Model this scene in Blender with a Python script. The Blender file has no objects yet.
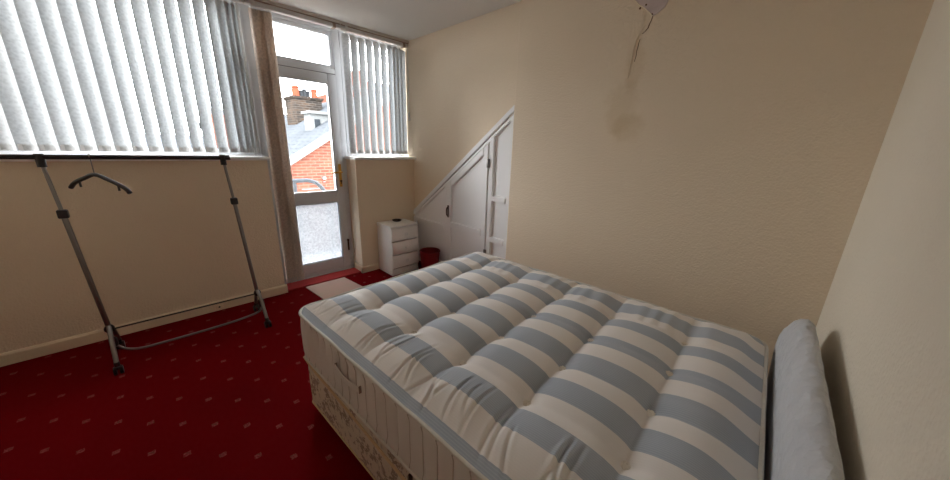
import bpy, bmesh, math, random
from mathutils import Vector, Matrix, noise
random.seed(7)
S = bpy.context.scene
COL = S.collection
PI = math.pi

# ---------------------------------------------------------------- camera
cam_d = bpy.data.cameras.new('camera'); cam = bpy.data.objects.new('camera', cam_d); COL.objects.link(cam)
cam_d.sensor_width = 36; cam_d.lens = 36 * 322.8 / 950; cam_d.clip_start = 0.02; cam_d.clip_end = 300
yaw, pit, rol = math.radians(45.433), math.radians(15.999), math.radians(1.768)
fw = Vector((math.sin(yaw)*math.cos(pit), math.cos(yaw)*math.cos(pit), -math.sin(pit)))
rt = Vector((math.cos(yaw), -math.sin(yaw), 0)); up = rt.cross(fw)
r2 = rt*math.cos(rol) + up*math.sin(rol); u2 = -rt*math.sin(rol) + up*math.cos(rol)
mw = Matrix((r2, u2, -fw)).transposed().to_4x4(); mw.translation = (0, 0, 1.36)
cam.matrix_world = mw
S.camera = cam

# ---------------------------------------------------------------- sky, exposure
w = bpy.data.worlds.new('overcast'); S.world = w; w.use_nodes = True
bg = w.node_tree.nodes['Background']; bg.inputs['Color'].default_value = (0.95, 0.975, 1.0, 1)
bg.inputs['Strength'].default_value = 18.5
vs = S.view_settings
S.display_settings.display_device = 'sRGB'
vs.view_transform = 'Standard'; vs.look = 'None'; vs.gamma = 1; vs.use_curve_mapping = False
vs.exposure = 0.0
S.cycles.max_bounces = 14; S.cycles.diffuse_bounces = 8; S.cycles.transparent_max_bounces = 16
S.cycles.transmission_bounces = 8
try:
    S.cycles.sample_clamp_indirect = 8
except Exception: pass

def portal(name, loc, sx, sz):
    l = bpy.data.lights.new(name, 'AREA'); l.shape = 'RECTANGLE'; l.size = sx; l.size_y = sz
    l.cycles.is_portal = True
    o = bpy.data.objects.new(name, l); COL.objects.link(o); o.location = loc
    o.rotation_euler = (-PI/2, 0, 0)      # -Z turned to face -Y (into the room)
    return o
portal('window_portal', (-0.3, 3.50, 1.8), 2.2, 1.2)
portal('door_portal', (1.12, 3.50, 1.2), 0.7, 2.4)
portal('window_portal', (1.85, 3.50, 1.8), 0.7, 1.2)

# ---------------------------------------------------------------- materials
def hexc(r, g, b):
    f = lambda c: (c/255/12.92) if c/255 <= 0.04045 else ((c/255+0.055)/1.055)**2.4
    return (f(r), f(g), f(b), 1)
class NT:
    def __init__(s, name):
        s.m = bpy.data.materials.new(name); s.m.use_nodes = True; s.t = s.m.node_tree
        s.b = s.t.nodes['Principled BSDF']; s.out = s.t.nodes['Material Output']
    def n(s, ty, **kw):
        nd = s.t.nodes.new(ty)
        for k, v in kw.items():
            if k.startswith('_'): setattr(nd, k[1:], v)
            else:
                key = int(k[1:]) if k[0] == 'i' and k[1:].isdigit() else k.replace('_', ' ')
                if isinstance(v, (bpy.types.NodeSocket,)): s.t.links.new(v, nd.inputs[key])
                else: nd.inputs[key].default_value = v
        return nd
    def l(s, a, b): s.t.links.new(a, b)
    def math(s, op, a, b=0.0, c=None):
        nd = s.t.nodes.new('ShaderNodeMath'); nd.operation = op
        for i, v in enumerate([a, b] + ([c] if c is not None else [])):
            if isinstance(v, bpy.types.NodeSocket): s.l(v, nd.inputs[i])
            else: nd.inputs[i].default_value = v
        return nd.outputs[0]
    def mix(s, f, a, b):
        nd = s.t.nodes.new('ShaderNodeMix'); nd.data_type = 'RGBA'
        for k, v in ((0, f), (6, a), (7, b)):
            if isinstance(v, bpy.types.NodeSocket): s.l(v, nd.inputs[k])
            else: nd.inputs[k].default_value = v
        return nd.outputs[2]
    def ramp(s, f, *st):
        nd = s.t.nodes.new('ShaderNodeValToRGB'); s.l(f, nd.inputs[0])
        e = nd.color_ramp.elements
        e[0].position, e[0].color = st[0]; e[1].position, e[1].color = st[1]
        for p, c in st[2:]:
            x = e.new(p); x.color = c
        return nd.outputs[0]
    def pos(s): return s.n('ShaderNodeNewGeometry').outputs['Position']
    def obj(s): return s.n('ShaderNodeTexCoord').outputs['Object']
    def noise(s, scale, detail=3, rough=.5, vec=None):
        nd = s.n('ShaderNodeTexNoise', Scale=scale, Detail=detail, Roughness=rough)
        s.l(vec if vec is not None else s.pos(), nd.inputs['Vector']); return nd.outputs['Fac']
    def sep(s, v=None):
        nd = s.n('ShaderNodeSeparateXYZ'); s.l(v if v is not None else s.pos(), nd.inputs[0]); return nd.outputs
    def bump(s, h, dist, strength=1.0):
        nd = s.n('ShaderNodeBump', Strength=strength, Distance=dist); s.l(h, nd.inputs['Height'])
        s.l(nd.outputs[0], s.b.inputs['Normal']); return nd.outputs[0]
    def set(s, col=None, rough=None, metal=None, **kw):
        if col is not None:
            if isinstance(col, bpy.types.NodeSocket): s.l(col, s.b.inputs['Base Color'])
            else: s.b.inputs['Base Color'].default_value = col
        if rough is not None: s.b.inputs['Roughness'].default_value = rough
        if metal is not None: s.b.inputs['Metallic'].default_value = metal
        for k, v in kw.items(): s.b.inputs[k.replace('_', ' ')].default_value = v
        return s

def simple(name, col, rough=.5, metal=0., nscale=0, namp=.1, bscale=0, bdist=.0005):
    t = NT(name); c = col
    if nscale:
        f = t.noise(nscale)
        d = tuple(x*(1-namp) for x in col[:3]) + (1,); l_ = tuple(min(1, x*(1+namp)) for x in col[:3]) + (1,)
        c = t.mix(f, d, l_)
    t.set(c, rough, metal)
    if bscale: t.bump(t.noise(bscale, 2), bdist)
    return t.m

# wall paint over woodchip paper
def wall_mat(name, a, b, stains=False):
    t = NT(name)
    c = t.mix(t.noise(1.3, 4, .6), a, b)
    if stains:   # damp tide marks with a shape of their own
        x, y, z = t.sep()
        n = t.math('MULTIPLY', t.math('SUBTRACT', t.noise(7, 5, .65), .5), 1.5)
        def blob(cy, cz, ry, rz, k):
            dy = t.math('DIVIDE', t.math('SUBTRACT', y, cy), ry); dz = t.math('DIVIDE', t.math('SUBTRACT', z, cz), rz)
            d = t.math('SQRT', t.math('ADD', t.math('MULTIPLY', dy, dy), t.math('MULTIPLY', dz, dz)))
            d = t.math('ADD', d, n)
            s_ = t.math('SUBTRACT', 1.0, d); s_ = t.math('MULTIPLY', s_, 2.2); s_ = t.math('MAXIMUM', t.math('MINIMUM', s_, 1), 0)
            return t.math('MULTIPLY', s_, k)
        m = t.math('ADD', blob(.88, 1.62, .12, .17, .20), blob(.82, 1.50, .10, .12, .20))
        m = t.math('ADD', m, blob(.84, 1.86, .06, .18, .18))
        c = t.mix(m, c, hexc(190, 160, 104))
    t.set(c, .75)
    v = t.n('ShaderNodeTexVoronoi', Scale=95.0); t.l(t.pos(), v.inputs['Vector'])
    h = t.math('ADD', t.math('MULTIPLY', v.outputs['Distance'], .6), t.noise(60, 4, .6))
    t.bump(h, .0035, .8)
    return t.m
CREAM_A, CREAM_B = hexc(226, 209, 184), hexc(234, 218, 194)
M = {}
M['wall'] = wall_mat('cream_wallpaper', CREAM_A, CREAM_B)
M['wall_right'] = wall_mat('cream_wallpaper_stained', CREAM_A, CREAM_B, True)
M['wall_back'] = wall_mat('pale_wallpaper', hexc(222, 212, 192), hexc(230, 220, 202))
M['ceiling'] = simple('ceiling_paint', hexc(222, 220, 216), .85, 0, 2, .03, 70, .002)
M['skirting'] = simple('skirting_gloss_cream', hexc(230, 213, 186), .35, 0, 3, .04)
M['white_gloss'] = simple('white_gloss_paint', hexc(240, 240, 240), .35, 0, 4, .03)
M['upvc'] = simple('white_plastic_frame', hexc(206, 209, 214), .3, 0, 5, .02)
M['seal'] = simple('black_rubber_seal', hexc(50, 50, 52), .6)
M['melamine'] = simple('white_melamine', hexc(246, 245, 243), .35, 0, 6, .02)
M['shadow_gap'] = simple('dark_gap', hexc(90, 84, 76), .8)
M['brass'] = simple('polished_brass', hexc(206, 160, 84), .28, 1.0)
M['dark_brass'] = simple('dark_bronze', hexc(74, 52, 38), .4, .6)
M['chrome'] = simple('brushed_chrome', hexc(140, 136, 132), .32, 1.0)
M['blackplastic'] = simple('black_plastic', hexc(38, 32, 32), .45)
M['grey_tube'] = simple('rail_paint', hexc(88, 94, 100), .45)
M['alu'] = simple('white_aluminium', hexc(206, 204, 202), .4)
M['timber'] = simple('painted_batten', hexc(196, 190, 184), .5, 0, 8, .06)
M['brown_trim'] = simple('brown_rail', hexc(150, 130, 116), .5)
M['piping'] = simple('white_piping', hexc(214, 210, 200), .7, 0, 60, .08)
M['tape'] = simple('beige_tape', hexc(206, 176, 138), .8, 0, 90, .08)
M['tuft'] = simple('tuft_felt', hexc(232, 226, 216), .9, 0, 400, .2)
M['shade_line'] = simple('quilting_shade', hexc(184, 172, 160), .8)  # groove shade put into the colour, darker than the border cloth
M['concrete'] = simple('balcony_screed', hexc(168, 166, 162), .9, 0, 3, .12)
M['slate'] = None

# carpet: deep red with a half-drop lattice of small woven motifs
def carpet(name, base_a, base_b, motifs=True):
    t = NT(name); x, y, z = t.sep()
    c = t.mix(t.noise(260, 3, .6), base_a, base_b)
    c = t.mix(t.math('MULTIPLY', t.noise(3.0, 4), .30), c, hexc(84, 0, 4))
    if motifs:
        wx = t.math('ADD', x, 0.0)
        P = t.math('DIVIDE', t.math('SUBTRACT', wx, y), .2245); Q = t.math('DIVIDE', t.math('ADD', wx, y), .2270)
        def fr(v, off):
            a = t.math('ADD', v, off); r = t.math('ROUND', a); return t.math('SUBTRACT', a, r), r
        p, rp = fr(P, -.11); q, rq = fr(Q, -.02)
        # small diamond made of woven dashes (local axes back to x / y)
        dx = t.math('MULTIPLY', t.math('ADD', p, q), .1125); dy = t.math('MULTIPLY', t.math('SUBTRACT', q, p), .1125)
        ax = t.math('ABSOLUTE', dx); ay = t.math('ABSOLUTE', dy)
        dist = t.math('MAXIMUM', ax, ay)
        dist = t.math('ADD', dist, t.math('MULTIPLY', t.math('SUBTRACT', t.noise(160, 2), .5), .010))
        msk = t.math('LESS_THAN', dist, .0130)
        det = t.noise(230, 1)
        msk = t.math('MULTIPLY', msk, t.math('GREATER_THAN', det, .43))
        cmot = t.ramp(t.noise(120, 2), (.36, hexc(92, 84, 62)), (.50, hexc(150, 76, 74)), (.65, hexc(172, 96, 92)))
        c = t.mix(t.math('MULTIPLY', msk, .72), c, cmot)
    t.set(c, .95); t.b.inputs['Specular IOR Level'].default_value = .05
    t.bump(t.noise(420, 2), .004)
    return t.m
M['carpet'] = carpet('red_carpet', hexc(104, 1, 7), hexc(130, 4, 12))
M['carpet_strip'] = carpet('red_carpet_plain', hexc(188, 66, 66), hexc(206, 88, 86), False)
def mat_mat():
    t = NT('pink_mat')
    c = t.mix(t.noise(5, 4), hexc(222, 176, 170), hexc(208, 190, 168)); t.set(c, .95)
    t.bump(t.noise(300, 2), .002); return t.m
M['doormat'] = mat_mat()

# mattress ticking
def ticking():
    t = NT('striped_ticking'); x, y, z = t.sep(t.obj())
    u = t.math('DIVIDE', t.math('ADD', x, .682), .1895)     # blue centred on integers
    fr = t.math('ABSOLUTE', t.math('SUBTRACT', u, t.math('ROUND', u)))
    blue = t.math('LESS_THAN', fr, .25)
    fine = t.math('GREATER_THAN', t.math('SINE', t.math('MULTIPLY', x, 900)), .35)
    bc = t.mix(t.math('MULTIPLY', fine, .35), hexc(166, 177, 190), hexc(200, 206, 212))
    cc = t.mix(t.math('MULTIPLY', fine, .12), hexc(238, 234, 230), hexc(220, 216, 213))
    c = t.mix(blue, cc, bc)
    c = t.mix(t.math('MULTIPLY', t.noise(3, 4), .18), c, hexc(190, 176, 158))
    t.set(c, .8); t.b.inputs['Sheen Weight'].default_value = .1
    t.bump(t.noise(500, 2), .0006)
    return t.m
M['ticking'] = ticking()
def border_mat():
    t = NT('mattress_border'); c = t.mix(t.noise(5, 4), hexc(224, 218, 212), hexc(212, 205, 198)); t.set(c, .8)
    t.bump(t.noise(300, 2), .001); return t.m
M['border'] = border_mat()
def divan_mat():
    t = NT('floral_damask'); v = t.obj()
    base = t.mix(t.noise(6, 3, .5, v), hexc(214, 200, 180), hexc(200, 184, 164))
    a = t.noise(17, 5, .62, v)
    m1 = t.math('MULTIPLY', t.math('GREATER_THAN', a, .525), t.math('GREATER_THAN', t.noise(75, 3, .5, v), .44))
    m2 = t.math('GREATER_THAN', t.noise(34, 4, .6, v), .56)
    c = t.mix(t.math('MULTIPLY', m1, .8), base, hexc(126, 100, 84))
    c = t.mix(t.math('MULTIPLY', m2, .55), c, hexc(156, 136, 122))
    t.set(c, .75); t.bump(t.noise(350, 2), .0008); return t.m
M['divan'] = divan_mat()
def quilt_mat():
    t = NT('white_quilted_vinyl'); 
    vo = t.n('ShaderNodeTexVoronoi', Scale=24.0); t.l(t.obj(), vo.inputs['Vector'])
    c = t.mix(t.noise(4, 3), hexc(204, 206, 210), hexc(190, 192, 196)); t.set(c, .6)
    h = t.math('ADD', t.math('MULTIPLY', vo.outputs['Distance'], .7), t.math('MULTIPLY', t.noise(60, 3), .4))
    t.bump(h, .02, .7); return t.m
M['quilt'] = quilt_mat()

# translucent blind fabric
def blind_mat(name, col, trans, tw):
    t = NT(name); x, y, z = t.sep()
    n = t.noise(70, 4, .6); v = t.n('ShaderNodeTexVoronoi', Scale=60.0); t.l(t.pos(), v.inputs['Vector'])
    f = t.math('ADD', t.math('MULTIPLY', n, .7), t.math('MULTIPLY', v.outputs['Distance'], .5))
    f = t.ramp(f, (.40, (0, 0, 0, 1)), (.72, (1, 1, 1, 1)))
    c = t.mix(f, tuple(k*.84 for k in col[:3]) + (1,), col)
    c2 = t.mix(f, tuple(k*.74 for k in trans[:3]) + (1,), trans)
    d = t.n('ShaderNodeBsdfDiffuse'); t.l(c, d.inputs['Color'])
    tr = t.n('ShaderNodeBsdfTranslucent'); t.l(c2, tr.inputs['Color'])
    mx = t.n('ShaderNodeMixShader'); mx.inputs[0].default_value = tw
    t.l(d.outputs[0], mx.inputs[1]); t.l(tr.outputs[0], mx.inputs[2]); t.l(mx.outputs[0], t.out.inputs[0])
    return t.m
M['slat'] = blind_mat('blind_fabric', hexc(214, 214, 212), hexc(128, 134, 138), .30)
M['slat_brown'] = blind_mat('blind_fabric_lined', hexc(222, 212, 202), hexc(232, 218, 204), .50)

# glazing
def glass_mat():
    t = NT('clear_glass')
    tp = t.n('ShaderNodeBsdfTransparent'); gl = t.n('ShaderNodeBsdfGlossy', Roughness=.02)
    fr = t.n('ShaderNodeFresnel', IOR=1.45)
    mx = t.n('ShaderNodeMixShader'); t.l(fr.outputs[0], mx.inputs[0]); t.l(tp.outputs[0], mx.inputs[1]); t.l(gl.outputs[0], mx.inputs[2])
    t.l(mx.outputs[0], t.out.inputs[0]); return t.m
M['glass'] = glass_mat()
def frosted():
    t = NT('patterned_obscure_glass')
    f = t.ramp(t.noise(55, 3, .65), (.35, (0, 0, 0, 1)), (.65, (1, 1, 1, 1)))
    col = t.mix(f, (.085, .092, .100, 1), (.140, .147, .155, 1))
    tr = t.n('ShaderNodeBsdfTranslucent'); t.l(col, tr.inputs['Color'])
    rf = t.n('ShaderNodeBsdfRefraction', Roughness=.35, IOR=1.05); rf.inputs['Color'].default_value = (.26, .28, .30, 1)
    b = t.n('ShaderNodeBump', Strength=.7, Distance=.01); t.l(f, b.inputs['Height']); t.l(b.outputs[0], rf.inputs['Normal'])
    gl = t.n('ShaderNodeBsdfGlossy', Roughness=.15); t.l(b.outputs[0], gl.inputs['Normal'])
    m1 = t.n('ShaderNodeMixShader'); m1.inputs[0].default_value = .22; t.l(tr.outputs[0], m1.inputs[1]); t.l(rf.outputs[0], m1.inputs[2])
    m2 = t.n('ShaderNodeMixShader'); m2.inputs[0].default_value = .05; t.l(m1.outputs[0], m2.inputs[1]); t.l(gl.outputs[0], m2.inputs[2])
    t.l(m2.outputs[0], t.out.inputs[0]); return t.m
M['frosted'] = frosted()

# outdoors
def brick_mat(name, a, b, mortar, vecswap=True):
    t = NT(name); x, y, z = t.sep()
    cv = t.n('ShaderNodeCombineXYZ'); t.l(t.math('ADD', x, y), cv.inputs[0]); t.l(z, cv.inputs[1])
    br = t.n('ShaderNodeTexBrick', Scale=1.0); t.l(cv.outputs[0], br.inputs['Vector'])
    br.inputs['Color1'].default_value = a; br.inputs['Color2'].default_value = b; br.inputs['Mortar'].default_value = mortar
    br.inputs['Brick Width'].default_value = .225; br.inputs['Row Height'].default_value = .075; br.inputs['Mortar Size'].default_value = .008
    c = t.mix(t.math('MULTIPLY', t.noise(2.0, 5, .7), .5), br.outputs['Color'], b)
    t.set(c, .9); return t.m
M['brick'] = brick_mat('red_brick', hexc(104, 60, 48), hexc(80, 48, 40), hexc(104, 86, 76))
M['brick_old'] = brick_mat('sooty_brick', hexc(66, 54, 45), hexc(38, 35, 33), hexc(80, 76, 72))
def slate_mat():
    t = NT('slate_roof'); 
    c = t.mix(t.noise(3, 5, .7), hexc(58, 61, 65), hexc(78, 81, 84)); t.set(c, .6)
    wv = t.n('ShaderNodeTexBrick', Scale=1.0); t.l(t.pos(), wv.inputs['Vector'])
    wv.inputs['Brick Width'].default_value = .3; wv.inputs['Row Height'].default_value = .22; wv.inputs['Mortar Size'].default_value = .01
    wv.inputs['Color1'].default_value = (1, 1, 1, 1); wv.inputs['Color2'].default_value = (.9, .9, .9, 1); wv.inputs['Mortar'].default_value = (.45, .45, .45, 1)
    mm = t.n('ShaderNodeMix', _data_type='RGBA', _blend_type='MULTIPLY'); mm.inputs[0].default_value = 1
    t.l(c, mm.inputs[6]); t.l(wv.outputs['Color'], mm.inputs[7]); t.set(mm.outputs[2], .6); return t.m
M['slate'] = slate_mat()
M['lead'] = simple('lead_flashing', hexc(40, 44, 48), .6)
M['render_white'] = simple('white_render', hexc(94, 96, 96), .8, 0, 3, .04)
M['terracotta'] = simple('terracotta', hexc(104, 56, 42), .8, 0, 9, .1)
M['buff_pot'] = simple('weathered_pot', hexc(44, 46, 48), .8, 0, 9, .15)
M['street'] = simple('street_ground', hexc(120, 118, 112), .9, 0, 2, .15)
M['red_plastic'] = simple('red_plastic', hexc(128, 10, 20), .4)
M['bare_plaster'] = simple('bare_grey_plaster', hexc(206, 190, 186), .9, 0, 14, .10, 60, .003)
M['crack'] = simple('open_crack', hexc(112, 84, 58), .9)
M['torn_paper'] = simple('torn_wallpaper_edge', hexc(236, 224, 198), .85)
M['dark_dish'] = simple('dark_glazed_dish', hexc(52, 30, 28), .25)

# ---------------------------------------------------------------- mesh helpers
def bm_new(): return bmesh.new()
def box(bm, x0, x1, y0, y1, z0, z1, bev=0, seg=2):
    r = bmesh.ops.create_cube(bm, size=1)
    vs_ = r['verts']
    for v in vs_:
        v.co = Vector(((x0+x1)/2 + v.co.x*(x1-x0), (y0+y1)/2 + v.co.y*(y1-y0), (z0+z1)/2 + v.co.z*(z1-z0)))
    if bev:
        es = list({e for v in vs_ for e in v.link_edges})
        bmesh.ops.bevel(bm, geom=es, offset=bev, segments=seg, affect='EDGES', profile=.5)
    return bm
def cyl(bm, p0, p1, r, seg=16, r1=None, cap=True):
    p0, p1 = Vector(p0), Vector(p1); d = p1-p0; L = d.length
    q = Vector((0, 0, 1)).rotation_difference(d.normalized()).to_matrix().to_4x4()
    mt = Matrix.Translation((p0+p1)/2) @ q
    bmesh.ops.create_cone(bm, cap_ends=cap, segments=seg, radius1=r, radius2=r if r1 is None else r1, depth=L, matrix=mt)
def sphere(bm, c, r, sc=(1, 1, 1), u=14, v=9, rot=None):
    mt = Matrix.Translation(c) @ (rot.to_4x4() if rot else Matrix()) @ Matrix.Diagonal((*sc, 1))
    bmesh.ops.create_uvsphere(bm, u_segments=u, v_segments=v, radius=r, matrix=mt)
def tube(bm, pts, r, seg=10, closed=False):
    pts = [Vector(p) for p in pts]; n = len(pts); rings = []
    prev = None
    for i, p in enumerate(pts):
        a = pts[(i-1) % n] if (closed or i > 0) else p
        b = pts[(i+1) % n] if (closed or i < n-1) else p
        t = (b-a).normalized()
        if prev is None:
            ref = Vector((0, 0, 1)) if abs(t.z) < .9 else Vector((1, 0, 0))
            nx = t.cross(ref).normalized()
        else:
            nx = (prev - t*prev.dot(t)).normalized()
        prev = nx; ny = t.cross(nx)
        rr = r[i] if isinstance(r, (list, tuple)) else r
        rings.append([bm.verts.new(p + nx*math.cos(2*PI*k/seg)*rr + ny*math.sin(2*PI*k/seg)*rr) for k in range(seg)])
    m = n if closed else n-1
    for i in range(m):
        A, B = rings[i], rings[(i+1) % n]
        for k in range(seg):
            bm.faces.new((A[k], A[(k+1) % seg], B[(k+1) % seg], B[k]))
    if not closed:
        bm.faces.new(rings[0][::-1]); bm.faces.new(rings[-1])
def spline(pts, n=8):
    pts = [Vector(p) for p in pts]; out = []
    for i in range(len(pts)-1):
        p0 = pts[max(i-1, 0)]; p1 = pts[i]; p2 = pts[i+1]; p3 = pts[min(i+2, len(pts)-1)]
        for k in range(n):
            t = k/n
            out.append(.5*((2*p1) + (-p0+p2)*t + (2*p0-5*p1+4*p2-p3)*t*t + (-p0+3*p1-3*p2+p3)*t**3))
    out.append(pts[-1]); return out
def lathe(bm, prof, c, seg=24):
    cx, cy, cz = c; rings = []
    for r, z in prof:
        rings.append([bm.verts.new((cx + r*math.cos(2*PI*k/seg), cy + r*math.sin(2*PI*k/seg), cz+z)) for k in range(seg)])
    for A, B in zip(rings, rings[1:]):
        for k in range(seg): bm.faces.new((A[k], A[(k+1) % seg], B[(k+1) % seg], B[k]))
    bm.faces.new(rings[0][::-1]); bm.faces.new(rings[-1])
def prism(bm, poly, axis, a0, a1, bev=0):
    """poly: 2-D points; axis 'x': points are (y,z); 'y': (x,z); 'z': (x,y)"""
    def P(p, a):
        return {'x': (a, p[0], p[1]), 'y': (p[0], a, p[1]), 'z': (p[0], p[1], a)}[axis]
    A = [bm.verts.new(P(p, a0)) for p in poly]; B = [bm.verts.new(P(p, a1)) for p in poly]
    n = len(poly)
    f = [bm.faces.new(A[::-1]), bm.faces.new(B)]
    for i in range(n): f.append(bm.faces.new((A[i], A[(i+1) % n], B[(i+1) % n], B[i])))
    if bev:
        bmesh.ops.bevel(bm, geom=list({e for q in f for e in q.edges}), offset=bev, segments=2, affect='EDGES')
    return bm
def link(name, bm, mats, parent=None, smooth=False, label=None, cat=None, group=None, kind=None):
    """world-authored bmesh -> one object; as a child it is shifted into its parent's frame"""
    bmesh.ops.recalc_face_normals(bm, faces=bm.faces)
    me = bpy.data.meshes.new(name)
    o = bpy.data.objects.new(name, me)
    if parent is not None:
        bpy_m = WM[parent.name].inverted(); bmesh.ops.transform(bm, matrix=bpy_m, verts=bm.verts); WM[o.name] = WM[parent.name].copy()
    else: WM[o.name] = Matrix()
    bm.to_mesh(me); bm.free()
    for m_ in (mats if isinstance(mats, list) else [mats]): me.materials.append(m_)
    if smooth:
        me.shade_smooth() if hasattr(me, 'shade_smooth') else [setattr(p, 'use_smooth', True) for p in me.polygons]
        if smooth != 'all':
            try: me.set_sharp_from_angle(angle=math.radians(38))
            except Exception: pass
    COL.objects.link(o)
    if parent is not None: o.parent = parent
    tag(o, label, cat, group, kind); return o
WM = {}
def tag(o, label=None, cat=None, group=None, kind=None):
    for k, v in (('label', label), ('category', cat), ('group', group), ('kind', kind)):
        if v: o[k] = v
def thing(name, loc, label=None, cat=None, group=None, kind=None, rotz=0):
    o = bpy.data.objects.new(name, None); COL.objects.link(o); o.empty_display_size = .1
    o.location = loc; o.rotation_euler = (0, 0, rotz)
    WM[o.name] = Matrix.Translation(loc) @ Matrix.Rotation(rotz, 4, 'Z')
    tag(o, label, cat, group, kind); return o
def B(name, dims, mat, parent=None, bev=0, **kw):
    bm = bm_new(); box(bm, *dims, bev=bev); return link(name, bm, mat, parent, smooth=bool(bev), **kw)

for k in ('brick', 'brick_old', 'slate', 'lead', 'render_white', 'concrete', 'street', 'buff_pot', 'terracotta', 'grey_tube'):   # matt, weathered
    M[k].node_tree.nodes['Principled BSDF'].inputs['Specular IOR Level'].default_value = 0
# ---------------------------------------------------------------- room shell
XL, XR, YB, YW, YD, ZC = -1.30, 2.197, -0.20, 3.190, 3.41, 2.414
XB = 2.140       # face of the projecting right-hand wall
st = dict(kind='structure')
B('floor', (XL-.1, XR+.1, YB-.1, YD+.07, -.1, 0), M['carpet'], label='deep red carpet with small pink motifs', **st)
B('ceiling', (XL-.1, XR+.1, YB-.1, YD+.12, ZC, ZC+.1), M['ceiling'], **st)
B('wall_left', (XL-.1, XL, YB-.1, YD+.07, 0, ZC), M['wall'], **st)
B('wall_back', (XL, XR+.1, YB-.1, YB, 0, ZC), M['wall_back'], **st)
# right wall: set-back length by the window, projecting length along the bed
bm = bm_new()
prism(bm, [(XR+.1, YB), (XR+.1, YD+.07), (XR, YD+.07), (XR, 1.728)] + [(XB+.018-.018*math.sin(a), 1.710+.018*math.cos(a)) for a in (0, .4, .8, 1.2, PI/2)] + [(XB, YB)], 'z', 0, ZC)
wr = link('wall_right', bm, M['wall_right'], **st)
# low walls under the windows
bm = bm_new(); box(bm, XL, .735, YW, YD+.06, 0, 1.205); link('wall_window', bm, M['wall'], **st)
bm = bm_new(); box(bm, 1.500, XR, YW, YD+.06, 0, 1.205); link('wall_window', bm, M['wall'], **st)
# skirting
bm = bm_new()
prism(bm, [(YW, 0), (YW-.015, 0), (YW-.015, .066), (YW-.009, .078), (YW, .080)], 'x', XL, .735+.014)
link('baseboard_window', bm, M['skirting'], **st)
bm = bm_new()
prism(bm, [(YW+.002, 0), (YW-.015, 0), (YW-.015, .056), (YW-.009, .066), (YW+.002, .068)], 'x', 1.486, XR)
prism(bm, [(1.502, 0), (1.486, 0), (1.486, .056), (1.492, .066), (1.502, .068)], 'y', YW-.015, YD-.03)
link('baseboard_window', bm, M['skirting'], **st)
# sills
def sill(x0, x1):
    bm = bm_new()
    prism(bm, [(YD-.02, 1.206), (YW-.038, 1.206), (YW-.048, 1.212), (YW-.050, 1.220), (YW-.048, 1.228), (YW-.038, 1.233), (YD-.02, 1.233)], 'x', x0, x1, .003)
    return link('trim_1' if x0 < 0 else 'trim_2', bm, M['white_gloss'], smooth=True, kind='structure')
sill(XL, .748); sill(1.478, XR)

# plastic window and door frames ------------------------------------------------
def frame_rect(name, x0, x1, z0, z1, wd, y0, y1, mat, parent, bev=.004, wt=None, wb=None):
    wt = wt or wd; wb = wb or wd
    bm = bm_new()
    box(bm, x0, x0+wd, y0, y1, z0, z1, bev); box(bm, x1-wd, x1, y0, y1, z0, z1, bev)
    box(bm, x0+wd-.001, x1-wd+.001, y0+.001, y1-.001, z0, z0+wb, bev); box(bm, x0+wd-.001, x1-wd+.001, y0+.001, y1-.001, z1-wt, z1, bev)
    return link(name, bm, mat, parent, smooth=True)
def gasket(x0, x1, z0, z1, y, parent, w_=.005):
    bm = bm_new()
    box(bm, x0, x0+w_, y-.003, y, z0, z1); box(bm, x1-w_, x1, y-.003, y, z0, z1)
    box(bm, x0, x1, y-.003, y, z0, z0+w_); box(bm, x0, x1, y-.003, y, z1-w_, z1)
    return link('gasket', bm, M['seal'], parent)
def pane(name, x0, x1, z0, z1, y, mat, parent):
    bm = bm_new(); v = [bm.verts.new(p) for p in ((x0, y, z0), (x1, y, z0), (x1, y, z1), (x0, y, z1))]; bm.faces.new(v)
    return link(name, bm, mat, parent)
d1 = thing('door_1', (1.12, YD, 0), kind='structure', label='white plastic balcony door with clear upper and obscure lower glass')
bm = bm_new()
y0, y1 = YD-.012, YD+.06
box(bm, .750, .832, y0, y1, 0, 2.395, .004); box(bm, 1.455, 1.520, y0, y1, 0, 2.395, .004)
box(bm, .83, 1.457, y0+.001, y1, 2.362, 2.395, .004)
box(bm, .83, 1.457, y0+.001, y1, 1.995, 2.040, .004)
box(bm, .83, 1.457, y0-.012, y1, 0, .042, .004)
box(bm, .83, 1.457, y0-.030, y0, 0, .018, .003)
link('door_frame', bm, M['upvc'], d1, smooth=True)
frame_rect('transom_frame', .832, 1.456, 2.040, 2.362, .032, y0+.010, y1-.01, M['upvc'], d1)
pane('transom_pane', .862, 1.426, 2.07, 2.332, YD+.02, M['glass'], d1)
bm = bm_new(); sy = YD-.016
box(bm, 1.4515, 1.4555, sy, sy+.01, .043, 1.994); box(bm, .8325, .8365, sy, sy+.01, .043, 1.994); box(bm, .8325, 1.4555, sy, sy+.01, 1.990, 1.9955); box(bm, .8325, 1.4555, sy, sy+.01, .0415, .0455)
link('leaf_seal', bm, M['seal'], d1)
gasket(.862, 1.426, 2.07, 2.332, YD+.018, d1)
leaf = bm_new()
ly0, ly1 = YD-.030, YD+.035
box(leaf, .836, .905, ly0, ly1, .045, 1.990, .006); box(leaf, 1.374, 1.452, ly0, ly1, .045, 1.990, .006)
box(leaf, .904, 1.375, ly0+.001, ly1-.001, 1.902, 1.990, .006)
box(leaf, .904, 1.375, ly0+.001, ly1-.001, .768, .885, .006)
box(leaf, .904, 1.375, ly0+.001, ly1-.001, .045, .160, .006)
leaf = link('door_leaf', leaf, M['upvc'], d1, smooth=True)
pane('glass_pane', .90, 1.38, .88, 1.905, YD, M['glass'], leaf)
pane('obscure_pane', .90, 1.38, .155, .772, YD, M['frosted'], leaf)
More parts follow.
